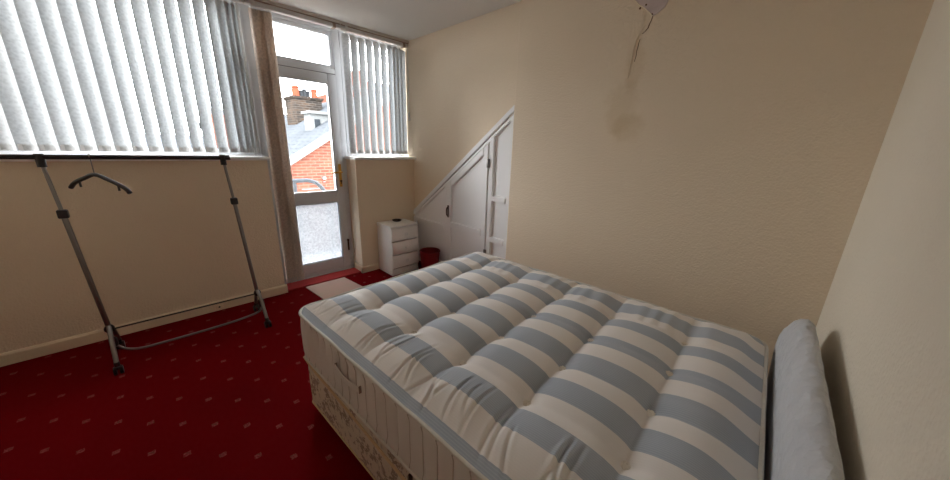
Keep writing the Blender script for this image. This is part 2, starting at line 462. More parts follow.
gasket(.905, 1.374, .885, 1.902, ly0+.012, leaf, .004); gasket(.905, 1.374, .16, .768, ly0+.012, leaf, .004)
bm = bm_new()     # brass handle: backplate, lever, cylinder
box(bm, 1.402, 1.430, ly0-.010, ly0-.0005, .925, 1.155, .004)
cyl(bm, (1.416, ly0-.009, 1.075), (1.416, ly0-.048, 1.075), .009, 14)
tube(bm, spline([(1.418, ly0-.046, 1.075), (1.39, ly0-.050, 1.076), (1.35, ly0-.048, 1.074), (1.315, ly0-.044, 1.070)], 5), [.009]*9+[.0085]*4+[.008]*3, 10)
link('door_handle', bm, M['brass'], leaf, smooth=True, label='brass lever handle')
bm = bm_new(); cyl(bm, (1.416, ly0-.018, .985), (1.416, ly0-.009, .985), .011, 14); box(bm, 1.412, 1.420, ly0-.017, ly0-.009, .955, .985)
link('lock_barrel', bm, M['dark_brass'], leaf, smooth=True)
bm = bm_new(); box(bm, 1.434, 1.452, ly0-.006, ly0-.0005, .225, .335, .002); cyl(bm, (1.440, ly0-.004, .345), (1.440, ly0-.016, .345), .012, 12)
link('door_bolt', bm, M['dark_brass'], leaf, smooth=True, label='small brown bolt low on the stile')

# left window: fixed frame, one opening casement by the door, rest fixed
w1 = thing('window_1', (-.3, YD, 1.2), kind='structure', label='wide window behind the left vertical blind')
frame_rect('window_frame', XL, .752, 1.225, 2.395, .055, y0, y1, M['upvc'], w1)
bm = bm_new(); box(bm, .545, .600, y0+.001, y1-.001, 1.26, 2.36, .004); box(bm, -.62, -.56, y0+.001, y1-.001, 1.26, 2.36, .004)
link('mullion', bm, M['upvc'], w1, smooth=True)
bm = bm_new(); box(bm, .599, .70, y0+.002, y1-.002, 1.985, 2.045, .004); link('transom_bar', bm, M['upvc'], w1, smooth=True)
cs = frame_rect('casement', .602, .748, 1.262, 1.984, .050, YD-.030, YD+.03, M['upvc'], w1)
bm = bm_new(); box(bm, .716, .732, YD-.042, YD-.0305, 1.63, 1.74, .003); tube(bm, [(.724, YD-.045, 1.72), (.724, YD-.060, 1.70), (.724, YD-.060, 1.60)], .007, 8)
link('window_handle', bm, M['dark_brass'], cs, smooth=True)
for (a, b_, c, d_) in ((.648, .70, 1.31, 1.93), (.60, .70, 2.045, 2.345), (-.56, .548, 1.275, 2.345), (XL+.05, -.62, 1.275, 2.345)):
    pane('glass_pane', a, b_, c, d_, YD+.012, M['glass'], w1)
w2 = thing('window_2', (1.86, YD, 1.2), kind='structure', label='narrow window behind the right vertical blind')
frame_rect('window_frame', 1.522, XR, 1.225, 2.395, .055, y0, y1, M['upvc'], w2)
pane('glass_pane', 1.575, XR-.05, 1.275, 2.345, YD+.012, M['glass'], w2)
B('lintel', (XL, XR, YD-.03, YD+.07, 2.394, ZC), M['timber'], kind='structure')
# timber batten and pelmet strip at the ceiling in front of the glazing
bm = bm_new(); box(bm, XL, XR, 3.225, 3.30, 2.392, ZC, .002); link('trim_3', bm, M['timber'], smooth=True, kind='structure')

# raised plain strip of carpet in the door recess
B('threshold_strip', (.737, 1.484, YW+.008, YD-.044, 0, .014), M['carpet_strip'], bev=.003, label='plain lighter red carpet strip filling the door recess', cat='carpet')
bm = bm_new(); box(bm, 1.24, 1.42, 2.94, 3.17, .0005, .004)
bm.free()

# ---------------------------------------------------------------- right wall: bare plaster patch and crack
bm = bm_new()
poly = [(.905, 2.25), (.885, 2.185), (.855, 2.155), (.845, 2.150), (.805, 2.115), (.778, 2.088), (.752, 2.098), (.722, 2.120), (.700, 2.165), (.672, 2.25), (.70, 2.32), (.80, 2.35), (.88, 2.31)]
prism(bm, poly, 'x', XB-.004, XB+.001)
pp = link('plaster_patch', bm, M['bare_plaster'], wr, label='bare grey plaster patch where paper has come away')
bm = bm_new(); tube(bm, [(XB-.004, p[0], p[1]) for p in poly[1:6]], .003, 6); link('torn_edge', bm, M['torn_paper'], pp)
bm = bm_new()
for (yy, zz, r_) in ((.853, 2.142, .006), (.822, 2.152, .005), (.783, 2.097, .006)): sphere(bm, (XB-.004, yy, zz), r_, (.35, 1, 1), 8, 6)
link('nail_hole', bm, M['crack'], pp)
def ribbon(path, wd, mat, name):
    bm = bm_new(); A = []; 
    for i, (yy, zz) in enumerate(path):
        k = wd*(.5 + .5*math.sin(PI*(i+.4)/(len(path)+.3)))
        A.append((bm.verts.new((XB-.0012, yy-k, zz)), bm.verts.new((XB-.0012, yy+k, zz)), bm.verts.new((XB+.001, yy-k, zz)), bm.verts.new((XB+.001, yy+k, zz))))
    for a, b_ in zip(A, A[1:]):
        bm.faces.new((a[0], a[1], b_[1], b_[0])); bm.faces.new((a[1], a[3], b_[3], b_[1])); bm.faces.new((a[2], a[0], b_[0], b_[2]))
    return link(name, bm, mat, wr)
ribbon([(.778, 2.088), (.782, 2.07), (.790, 2.050), (.794, 2.034), (.801, 2.026), (.808, 2.018), (.820, 2.010)], .0032, M['crack'], 'crack')
ribbon([(.828, 1.985), (.833, 1.965), (.834, 1.945), (.838, 1.925), (.837, 1.90), (.842, 1.87)], .0022, M['crack'], 'crack')
bm = bm_new(); tube(bm, spline([(XB-.0005, .835, 2.13), (XB-.002, .828, 2.10), (XB-.002, .822, 2.04), (XB-.002, .852, 1.97), (XB-.001, .862, 1.85), (XB, .868, 1.78)], 6), .0028, 6)
link('lifted_seam', bm, M['wall_right'], wr, smooth=True)

# ---------------------------------------------------------------- sloping panelled cupboard front
cx = thing('understairs_cupboard', (XR, 2.45, 0), 'white panelled cupboard front with sloping top set into the right wall', 'cupboard')
X0 = XR - .0005
sl = lambda y: 1.706 - (y-1.728)*((1.706-.632)/(3.166-1.728))   # top line of the sloping trim
def slab(name, poly, x, th, mat=M['white_gloss'], parent=cx, bev=.002, **kw):
    bm = bm_new(); prism(bm, poly, 'x', x-th, x, bev); return link(name, bm, mat, parent, smooth=True, **kw)
def sq(y0_, y1_, z0_, z1_): return [(y0_, z0_), (y1_, z0_), (y1_, z1_), (y0_, z1_)]
slab('back_panel', [(1.7295, .002), (3.172, .002), (3.172, sl(3.172)-.03), (1.7295, sl(1.7295)-.03)], X0, .006, bev=0)
tw = .075
slab('slope_trim', [(1.7295, sl(1.7295)), (3.166, sl(3.166)), (3.174, sl(3.166)-.03), (3.174, sl(3.174)-.052), (1.7295, sl(1.7295)-.052)], X0, .034, bev=.005)
slab('slope_bead', [(1.7295, sl(1.7295)-.062), (3.160, sl(3.160)-.062), (3.160, sl(3.160)-.092), (1.7295, sl(1.7295)-.092)], X0, .024)
def stile(y0_, y1_, th=.022, z0_=.002, off=tw+.004, par=cx): return slab('stile', [(y0_, z0_), (y1_, z0_), (y1_, sl(y1_)-off), (y0_, sl(y0_)-off)], X0, th, parent=par)
stile(1.7295, 1.778, .028); stile(1.945, 1.992, .028); stile(2.572, 2.606, .028); stile(3.120, 3.172, .028)
for z_ in (.055, .510, .895): slab('rail', sq(1.777, 1.946, z_, z_+.052), X0, .034, bev=.006)
slab('rail', sq(2.605, 3.121, .500, .552), X0, .034, bev=.006); slab('rail', sq(2.605, 3.121, .04, .12), X0, .028)
slab('rail', sq(1.992, 2.572, .002, .04), X0, .022)
off = tw+.026
dr = slab('door', [(1.998, .045), (2.566, .045), (2.566, sl(2.566)-off), (1.998, sl(1.998)-off-.0)], X0-.008, .008, bev=0)
so = lambda y: sl(y)-off
slab('door_stile', [(1.998, .045), (2.056, .045), (2.056, so(2.056)), (1.998, so(1.998))], X0-.014, .022, bev=.005, parent=dr)
slab('door_stile', [(2.496, .045), (2.566, .045), (2.566, so(2.566)), (2.496, so(2.496))], X0-.014, .022, bev=.005, parent=dr)
slab('door_rail', [(2.056, so(2.056)), (2.496, so(2.496)), (2.496, so(2.496)-.062), (2.056, so(2.056)-.062)], X0-.014, .022, bev=.005, parent=dr)
slab('door_rail', sq(2.056, 2.496, .548, .606), X0-.014, .027, bev=.005, parent=dr)
slab('door_rail', sq(2.056, 2.496, .045, .12), X0-.014, .022, bev=.005, parent=dr)
bm = bm_new(); box(bm, X0-.042, X0-.0358, 2.522, 2.542, .648, .775, .002)
tube(bm, spline([(X0-.042, 2.532, .755), (X0-.058, 2.532, .745), (X0-.062, 2.532, .712), (X0-.058, 2.532, .678), (X0-.042, 2.532, .668)], 5), .006, 8)
link('door_handle', bm, M['dark_brass'], dr, smooth=True, label='dark bronze pull handle')
for z_ in (1.19, .35):
    bm = bm_new(); box(bm, X0-.041, X0-.028, 1.980, 2.010, z_, z_+.075, .002); cyl(bm, (X0-.041, 1.995, z_), (X0-.041, 1.995, z_+.075), .005, 10)
    link('hinge', bm, M['chrome'], cx, smooth=True)

# ---------------------------------------------------------------- vertical blinds
YS = 3.262
def rail(parent, x0, x1):
    bm = bm_new()
    box(bm, x0, x1, YS-.022, YS+.022, 2.352, 2.384, .003); box(bm, x0, x1, YS-.026, YS-.020, 2.356, 2.362); 
    link('head_rail', bm, M['alu'], parent, smooth=True)
    bm = bm_new(); box(bm, x0, x1, YS-.030, YS-.0235, 2.384, 2.3915); link('rail_cover', bm, M['brown_trim'], parent)
    n = max(2, int((x1-x0)/.5)+1)
    for i in range(n):
        x = x0+.05+(x1-x0-.1)*i/(n-1)
        bm = bm_new(); box(bm, x-.012, x+.012, YS-.032, YS+.024, 2.346, 2.3915, .002); link('rail_bracket', bm, M['brown_trim'] if i % 2 else M['alu'], parent, smooth=True)
def slat_mesh(name, h, wd, mat, curve=.006, n=6):
    """slat hanging from local z=0 downwards, width along local x"""
    me = bpy.data.meshes.new(name); vv = []; ff = []
    rows = [0, -.008, -h*.3, -h*.6, -h+.045, -h+.04, -h]
    for r_, z in enumerate(rows):
        k = .0 if r_ == 0 else 1
        for i in range(n+1):
            u = i/n-.5; ww = wd*(.88 if r_ == 0 else 1)
            bulge = curve*(1-4*u*u) + (.003 if r_ >= 5 else 0)*(1-4*u*u)
            vv.append((u*ww, -bulge, z))
    for r_ in range(len(rows)-1):
        for i in range(n):
            a = r_*(n+1)+i; ff.append((a, a+1, a+n+2, a+n+1))
    me.from_pydata(vv, [], ff); me.materials.append(mat); me.shade_smooth(); return me
def weight_mesh(wd, h):
    bm = bm_new(); box(bm, -wd/2+.004, wd/2-.004, -.0065, -.0045, -h+.003, -h+.038)
    me = bpy.data.meshes.new('bottom_weight'); bm.to_mesh(me); bm.free(); me.materials.append(M['alu']); return me
def hanger_mesh():
    bm = bm_new(); box(bm, -.016, .016, -.002, .002, -.02, .004); cyl(bm, (0, 0, 0), (0, 0, .030), .003, 6)
    me = bpy.data.meshes.new('slat_hanger'); bm.to_mesh(me); bm.free(); me.materials.append(M['alu']); return me
HM = hanger_mesh()
def add_slat(root, sm, wm, x, y, z, ang):
    o = bpy.data.objects.new('slat', sm); COL.objects.link(o); o.parent = root
    o.location = Vector((x, y, z)) - root.location; o.rotation_euler = (0, 0, ang); WM[o.name] = Matrix()
    for me in (wm, HM):
        if me is None: continue
        c = bpy.data.objects.new(me.name.split('.')[0], me); COL.objects.link(c); c.parent = o
    return o
ztop = 2.328
hS = ztop-1.262
smS = slat_mesh('slat', hS, .089, M['slat']); wmS = weight_mesh(.089, hS)
bl = thing('vertical_blind', (-.25, YS, 1.262), 'wide pale patterned vertical blind over the left window, slats half open', 'blind', 'vertical blinds')
rail(bl, XL+.005, .735)
x = -1.24; xs = []
while x < .50: xs.append(x); x += .0775
for i, x in enumerate(xs):
    add_slat(bl, smS, wmS, x, YS, ztop, math.radians(31 + random.uniform(-3, 3)))
for x, a in ((.535, 36), (.600, 40), (.640, 52), (.672, 60), (.70, 66)): add_slat(bl, smS, wmS, x, YS, ztop, math.radians(a))
def chain(parent, xs, yoff):
    bm = bm_new()
    for a, b_ in zip(xs, xs[1:]):
        for k in range(6):
            t = k/6; sphere(bm, (a+(b_-a)*t, YS+yoff, 1.268 - .010*math.sin(PI*t)), .0022, u=5, v=4)
    link('bead_chain', bm, M['alu'], parent, kind='stuff')
chain(bl, xs, -.034)
br = thing('vertical_blind', (1.85, YS, 1.262), 'narrow pale vertical blind over the right window beside the cream wall', 'blind', 'vertical blinds')
rail(br, 1.475, XR-.005)
xs = [1.475+.0775*i + .028 for i in range(7)]
for x in xs: add_slat(br, smS, wmS, x+.02, YS, ztop, math.radians(19 + random.uniform(-2, 2)))
for k, x in enumerate((2.048, 2.100, 2.150)): add_slat(br, smS, wmS, x, YS + .018*k, ztop, math.radians(20-7*k))
chain(br, xs, -.03)
bm = bm_new(); 
tube(bm, [(2.172, YS-.035, 2.35), (2.173, YS-.036, 1.71)], .0016, 6); tube(bm, [(2.180, YS-.035, 2.35), (2.180, YS-.036, 1.71)], .0016, 6)
link('pull_cord', bm, M['alu'], br)
bm = bm_new(); lathe(bm, [(.002, .09), (.008, .085), (.010, .05), (.011, .0), (.009, -.004)], (2.176, YS-.036, 1.625), 12)
link('cord_weight', bm, M['alu'], br, smooth=True)
hD = ztop-.075
smD = slat_mesh('slat', hD, .089, M['slat_brown'], .007)
bd = thing('vertical_blind', (.84, YS, .07), 'floor length beige vertical blind stacked at the left of the balcony door', 'blind', 'vertical blinds')
rail(bd, .745, 1.465)
wmD = weight_mesh(.089, hD)
for k in range(12):
    add_slat(bd, smD, wmD, .797+.0112*k - (.004 if k > 8 else 0), YS+(.0 if k < 8 else -.010)+.006*math.sin(k*1.1), ztop, math.radians((38 if k < 7 else 58) + 10*math.sin(k*1.3)))
bm = bm_new()
for k in range(26): sphere(bm, (.775+.0065*k, YS-.045+.006*math.sin(k*1.3), .083-.006*math.sin(k*2.2)), .003, u=6, v=4)
link('bead_chain', bm, M['alu'], bd, kind='stuff')

# ---------------------------------------------------------------- bed (turned 2 degrees from the walls)
RB = math.radians(3.0); CBX, CBY = 1.111, .784; HA, HB = .668, .862
bed = thing('divan_base', (CBX, CBY, 0), 'cream divan bed base with brown floral damask sides, under the striped mattress', 'bed base', rotz=RB)
WB = WM[bed.name].copy()
def rrect(a, b_, r, n=8, step=.03):
    """rounded rectangle outline, counter-clockwise, as (x, y, nx, ny)"""
    out = []
    def seg(p, q, nrm):
        L = math.hypot(q[0]-p[0], q[1]-p[1]); m = max(1, int(L/step))
        for i in range(m): out.append((p[0]+(q[0]-p[0])*i/m, p[1]+(q[1]-p[1])*i/m, nrm[0], nrm[1]))
    def arc(cx_, cy_, a0):
        for i in range(n):
            t = a0+PI/2*i/n; out.append((cx_+r*math.cos(t), cy_+r*math.sin(t), math.cos(t), math.sin(t)))
    seg((a, -b_+r), (a, b_-r), (1, 0)); arc(a-r, b_-r, 0)
    seg((a-r, b_), (-a+r, b_), (0, 1)); arc(-a+r, b_-r, PI/2)
    seg((-a, b_-r), (-a, -b_+r), (-1, 0)); arc(-a+r, -b_+r, PI)
    seg((-a+r, -b_), (a-r, -b_), (0, -1)); arc(a-r, -b_+r, -PI/2)
    return out
def xf(bm): bmesh.ops.transform(bm, matrix=WB, verts=bm.verts); return bm
# divan body
ol = rrect(HA-.012, HB-.012, .035)
bm = bm_new(); rings = []
for z, ins in ((.035, .012), (.042, .003), (.06, 0), (.18, -.001), (.305, 0), (.318, .005), (.322, .02)):
    rings.append([bm.verts.new((x-nx*ins, y-ny*ins, z)) for x, y, nx, ny in ol])
for A, C_ in zip(rings, rings[1:]):
    for k in range(len(A)): bm.faces.new((A[k], A[(k+1) % len(A)], C_[(k+1) % len(A)], C_[k]))
bm.faces.new(rings[0][::-1]); bm.faces.new(rings[-1])
link('body', xf(bm), M['divan'], bed, smooth='all')
bm = bm_new(); tube(bm, [(x, y, .318) for x, y, nx, ny in ol], .0065, 8, True); link('piping', xf(bm), M['tape'], bed, smooth='all')
bm = bm_new(); tube(bm, [(x, y, .042) for x, y, nx, ny in ol], .004, 6, True); link('bottom_piping', xf(bm), M['tape'], bed, smooth='all')
for sx in (-1, 1):
    for sy in (-1, 0, 1):
        bm = bm_new(); c = (sx*.58, sy*.74); cyl(bm, (c[0], c[1], 0), (c[0], c[1], .035), .022, 14, .018); link('glide_foot', xf(bm), M['blackplastic'], bed, smooth=True)
# loose beige tape along the near side
bm = bm_new()
tp = spline([(-HA+.002, .83, .320), (-HA-.008, .68, .319), (-HA-.010, .50, .315), (-HA-.013, .34, .312), (-HA-.014, .16, .300), (-HA-.014, .0, .288), (-HA-.014, -.10, .278), (-HA-.012, -.14, .262), (-HA-.012, -.20, .22), (-HA-.012, -.24, .16)], 8)
tube(bm, tp, .0055, 8); link('loose_tape', xf(bm), M['tape'], bed, smooth='all')
bm = bm_new(); box(bm, -HA-.010, -HA+.004, -.050, -.043, .285, .320, .001); link('fastening_tab', xf(bm), M['dark_brass'], bed, smooth=True)

# mattress
mt = thing('mattress', (CBX, CBY, .33), 'button tufted mattress with blue grey and cream stripes, bare on the divan', 'mattress', rotz=RB)
COLS = (-.395, -.160, .093, .365); ROWS = (.580, .280, -.015, -.298, -.600)
ZE = .572
def periodic(v, pts, lo, hi):
    """distance to nearest point and half-gap there"""
    best = min(pts, key=lambda p: abs(p-v)); return v-best
def bulge1(v, pts, lo, hi):
    e = [lo] + sorted(pts) + [hi]
    for a, b_ in zip(e, e[1:]):
        if a <= v <= b_:
            s = (v-a)/(b_-a)
            return 1-abs(2*s-1)**2.3
    return 0
rp = random.Random(3); PLEATS = []; yy_ = HB-.10
while yy_ > -HB+.04:
    k_ = 1.0 if yy_ < .45 else .6
    PLEATS.append((yy_, rp.uniform(-.25, .45), rp.uniform(.012, .04), rp.uniform(.14, .27), k_*rp.uniform(.0035, .0065)))
    yy_ -= rp.uniform(.030, .062)
def ht(x, y):
    ed = min(HA-abs(x), HB-abs(y))
    rise = .016*(1-math.exp(-max(ed, 0)/.035)) 
    inn = 1-math.exp(-(max(ed, 0)/.085)**2)
    # transverse bolsters between the rows of buttons, softer lengthwise ones between the columns
    by = bulge1(y, ROWS, -HB-.06, HB+.06); bx = bulge1(x, COLS, -HA-.10, HA+.10)
    dx = min(abs(x-c) for c in COLS); dy = min(abs(y-r) for r in ROWS)
    inside = 1.0 if COLS[0] < x < COLS[-1] else math.exp(-max(0, (COLS[0]-x), (x-COLS[-1]))/.13)
    valley = (1-by)                                   # 1 in the crease
    z = .033*by*inn*(.75+.25*bx) + .010*bx*inn
    z += valley*(1-inside)*.015*inn                   # creases fade out toward the borders
    r2 = dx*dx+dy*dy
    z -= .012*math.exp(-r2/.0012)
    z -= .004*math.exp(-(dy/.010)**2)*inside
    # stitched-down pleats running in from the long near edge
    if x < COLS[0]+.08:
        t = x+HA
        for (py, pm, pa, pl, pd) in PLEATS:
            dyp = y-(py+pm*t+.10*pm*math.sin(t*14))
            if abs(dyp) < .03 and pa < t < pl:
                e_ = math.sin(PI*(t-pa)/(pl-pa))**.6
                z -= pd*e_*(math.exp(-(dyp/.0048)**2) - .45*math.exp(-((abs(dyp)-.012)/.007)**2))
    if y < ROWS[-1]+.05 or y > ROWS[0]: z += .0012*math.sin(x*70+3*math.sin(x*9))*min(1, ed/.05)
    if x > COLS[-1]: z += .0022*math.sin(y*80+2*math.sin(y*13))*min(1, ed/.05)
    z += .004*(noise.noise(Vector((x*5, y*5, 3)))) * inn
    return ZE + rise + z
NX, NY, RR = 150, 380, .085
def roundmap(x, y):
    d = min(HA-abs(x), HB-abs(y)); r = RR-d
    if r <= 0: return x, y
    ax, ay = abs(x)-(HA-d-r), abs(y)-(HB-d-r)
    if ax <= 0 or ay <= 0: return x, y
    m_ = max(ax, ay); h = math.hypot(ax, ay); k = m_/h
    return math.copysign(HA-d-r+ax*k, x), math.copysign(HB-d-r+ay*k, y)
bm = bm_new(); G = []
for j in range(NY+1):
    row = []
    for i in range(NX+1):
        x0_, y0_ = -HA+2*HA*i/NX, -HB+2*HB*j/NY
        x1_, y1_ = roundmap(x0_, y0_)
        ed = min(HA-abs(x0_), HB-abs(y0_))
        z = ht(x1_, y1_) if ed > 1e-6 else ZE
        row.append(bm.verts.new((x1_, y1_, z)))
    G.append(row)
for j in range(NY):
    for i in range(NX): bm.faces.new((G[j][i], G[j][i+1], G[j+1][i+1], G[j+1][i]))
link('top_panel', xf(bm), M['ticking'], mt, smooth='all')
# border with vertical quilting lines
ol = rrect(HA, HB, RR, 20, .0055)
bm = bm_new(); rings = []; acc = [0]
for k in range(1, len(ol)): acc.append(acc[-1]+math.hypot(ol[k][0]-ol[k-1][0], ol[k][1]-ol[k-1][1]))
LT = acc[-1]+math.hypot(ol[0][0]-ol[-1][0], ol[0][1]-ol[-1][1]); NQ = round(LT/.066)
for q in range(13):
    v = q/12; z = .332+(ZE-.332)*v; ring = []
    for k, (x, y, nx, ny) in enumerate(ol):
        s = (acc[k]/LT*NQ) % 1; g = min(s, 1-s)
        pro = .011*(1-(2*v-1)**4)
        inner = max(0, 1-((2*v-1)/.86)**8)
        o_ = pro - .016*(1-min(1, g*2.4)**.55)*inner + .002*noise.noise(Vector((x*6, y*6, z*8)))*inner
        ring.append(bm.verts.new((x+nx*o_, y+ny*o_, z)))
    rings.append(ring)
for A, C_ in zip(rings, rings[1:]):
    for k in range(len(A)): bm.faces.new((A[k], A[(k+1) % len(A)], C_[(k+1) % len(A)], C_[k]))
bm.faces.new(rings[0][::-1])
link('side_border', xf(bm), M['border'], mt, smooth='all')
bm = bm_new()  # darker tubes laid in the grooves stand in for shade along the seams
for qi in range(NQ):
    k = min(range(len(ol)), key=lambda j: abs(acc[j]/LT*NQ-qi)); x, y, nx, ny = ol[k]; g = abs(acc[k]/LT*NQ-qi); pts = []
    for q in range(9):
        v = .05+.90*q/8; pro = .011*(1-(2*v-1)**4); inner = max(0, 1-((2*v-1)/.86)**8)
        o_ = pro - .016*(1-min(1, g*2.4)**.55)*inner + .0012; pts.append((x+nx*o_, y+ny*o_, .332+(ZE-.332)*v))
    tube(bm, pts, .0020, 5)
link('seam_shade', xf(bm), M['shade_line'], mt, smooth='all', kind='stuff')
bm = bm_new(); tube(bm, [(x+nx*.003, y+ny*.003, ZE+.001+.002*math.sin(k*.11)) for k, (x, y, nx, ny) in enumerate(ol)], .0062, 8, True); link('top_piping', xf(bm), M['piping'], mt, smooth='all')
bm = bm_new(); tube(bm, [(x+nx*.003, y+ny*.003, .334) for x, y, nx, ny in ol], .006, 8, True); link('bottom_piping', xf(bm), M['piping'], mt, smooth='all')
# carrying handle stitched to the side, with its two end slots
hy0, hy1 = .235, .425
bm = bm_new(); pts = []
for i in range(13):
    t = i/12; pts.append((-HA-.015-.006*math.sin(PI*t), hy1+(hy0-hy1)*t, .490-.008*math.sin(PI*t)))
A = []
for p in pts: A.append([bm.verts.new((p[0]+dx, p[1], p[2]+dz)) for dx, dz in ((0, -.012), (-.003, -.012), (-.003, .012), (0, .012))])
for a, b_ in zip(A, A[1:]):
    for k in range(4): bm.faces.new((a[k], a[(k+1) % 4], b_[(k+1) % 4], b_[k]))
bm.faces.new(A[0]); bm.faces.new(A[-1][::-1])
hd = link('carrying_handle', xf(bm), M['border'], mt, smooth=True)
for yy in (hy0, hy1):
    bm = bm_new(); box(bm, -HA-.0180, -HA-.008, yy-.002, yy+.002, .474, .504, .0008); link('handle_slot', xf(bm), M['brown_trim'], hd)
# tuft buttons
tb = bpy.data.meshes.new('tuft_button'); bm = bm_new()
for k in range(7):
    a = 2*PI*k/7; sphere(bm, (.0105*math.cos(a), .0105*math.sin(a), .0), .0065, (1, 1, .7), 7, 5)
sphere(bm, (0, 0, 0), .007, (1, 1, .5), 8, 5)
bm.to_mesh(tb); bm.free(); tb.materials.append(M['tuft']); tb.shade_smooth()
for cx_ in COLS:
    for ry_ in ROWS:
        o = bpy.data.objects.new('tuft_button', tb); COL.objects.link(o); o.parent = mt
        o.location = (cx_, ry_, ht(cx_, ry_)+.006-.33)
        o.rotation_euler = (random.uniform(-.2, .2), random.uniform(-.2, .2), random.uniform(0, 6))

# headboard
hbt = thing('headboard', (1.05, -.145, 0), 'padded white quilted headboard between the mattress and the back wall', 'headboard')
prof = [(-.190, .30), (-.146, .30), (-.141, .32), (-.138, .45), (-.132, .60), (-.129, .68), (-.130, .73), (-.136, .765), (-.147, .792), (-.161, .808), (-.177, .812), (-.190, .802), (-.192, .77)]
bm = bm_new(); rings = []; NH = 120; hx0, hx1 = .36, 1.80
for i in range(NH+1):
    t = i/NH; x = hx0+(hx1-hx0)*t; e = min(t, 1-t)*(hx1-hx0); k = min(1, e/.30)
    sc = math.sqrt(max(0, 1-(1-k)**2))          # rounded shoulders
    ring = []
    for (yy, zz) in prof:
        f = .55+.45*sc; z = .30+(zz-.30)*f
        dep = min(1, e/.04); dep = math.sqrt(max(0, 1-(1-dep)**2))
        y = -.192+(yy+.192)*(.25+.75*dep)
        n_ = .003*noise.noise(Vector((x*14, y*10, z*14))); ring.append(bm.verts.new((x, y+n_, z+n_)))
    rings.append(ring)
m_ = len(prof)
for A, C_ in zip(rings, rings[1:]):
    for k in range(m_): bm.faces.new((A[k], A[(k+1) % m_], C_[(k+1) % m_], C_[k]))
bm.faces.new(rings[0][::-1]); bm.faces.new(rings[-1])
bmesh.ops.rotate(bm, cent=(.36, -.192, 0), matrix=Matrix.Rotation(math.radians(2.3), 3, 'Z'), verts=bm.verts)
link('padding', bm, M['quilt'], hbt, smooth='all')
for x in (.62, 1.48): B('strut', (x-.03, x+.03, -.196, -.180, 0, .45), M['timber'], hbt, bev=.002)

# ---------------------------------------------------------------- chest of drawers, dish, bin, mat
ch = thing('chest_of_drawers', (1.90, 3.05, 0), 'small white three drawer bedside chest in the corner by the cupboard', 'drawers')
cx0, cx1, cy0, cy1 = 1.688, 2.022, 2.888, 3.172
bm = bm_new(); box(bm, cx0, cx0+.015, cy0+.002, cy1, .0, .527, .001); box(bm, cx1-.015, cx1, cy0+.002, cy1, 0, .527, .001)
box(bm, cx0+.015, cx1-.015, cy1-.006, cy1, .02, .527); box(bm, cx0+.015, cx1-.015, cy0+.022, cy1-.006, .509, .527)
box(bm, cx0+.015, cx1-.015, cy0+.004, cy0+.018, 0, .068, .001)
link('carcass', bm, M['melamine'], ch, smooth=True)
bm = bm_new(); box(bm, cx0-.003, cx1+.003, cy0-.012, cy1+.002, .527, .545, .006, 3); link('top', bm, M['melamine'], ch, smooth=True)
for k, (z0, z1) in enumerate(((.384, .520), (.233, .376), (.082, .225))):
    bm = bm_new(); box(bm, cx0+.003, cx1-.003, cy0-.014, cy0+.002, z0+.002, z1-.002, .003)
    box(bm, cx0+.02, cx1-.02, cy0+.006, cy1-.02, z0+.01, z1-.02)
    d = link('drawer', bm, M['melamine'], ch, smooth=True)
    bm = bm_new(); c = ((cx0+cx1)/2, cy0-.013, (z0+z1)/2)
    cyl(bm, c, (c[0], c[1]-.014, c[2]), .007, 12); sphere(bm, (c[0], c[1]-.022, c[2]), .019, (1, .6, 1), 16, 10)
    link('knob', bm, M['white_gloss'], d, smooth='all')
bm = bm_new(); lathe(bm, [(.028, .0003), (.042, .004), (.050, .012), (.052, .018), (.049, .018), (.044, .010), (.02, .006), (.001, .006)], (1.880, 3.08, .545), 28)
link('dish', bm, M['dark_dish'], smooth=True, label='small dark round dish on top of the white bedside chest', cat='dish')
bn = thing('waste_bin', (2.062, 2.725, 0), 'red plastic waste bin between the white chest and the bed', 'bin')
bm = bm_new(); c0 = (2.062, 2.725, 0)
lathe(bm, [(.078, 0), (.084, .004), (.106, .250), (.103, .250), (.081, .010), (.001, .008)], c0, 36); link('body', bm, M['red_plastic'], bn, smooth=True)
bm = bm_new()
ring = [(c0[0]+.108*math.cos(2*PI*k/36), c0[1]+.108*math.sin(2*PI*k/36), .252) for k in range(36)]; tube(bm, ring, .007, 8, True)
ring = [(c0[0]+.105*math.cos(2*PI*k/36), c0[1]+.105*math.sin(2*PI*k/36), .222) for k in range(36)]; tube(bm, ring, .003, 6, True)
link('rim', bm, M['red_plastic'], bn, smooth='all')
bm = bm_new()
for k in range(32):
    a = 2*PI*k/32; tube(bm, [(c0[0]+(.0865+.017*t)*math.cos(a), c0[1]+(.0865+.017*t)*math.sin(a), .02+.20*t) for t in (0, .5, 1)], .0022, 5)
link('ribs', bm, M['red_plastic'], bn, kind='stuff')
bm = bm_new(); prism(bm, [(.905, 3.180), (1.285, 3.180), (1.330, 2.72), (.940, 2.72)], 'z', 0.0005, .008, .002)
link('door_mat', bm, M['doormat'], smooth=True, label='pale pink and beige mat on the red carpet before the balcony door', cat='mat')

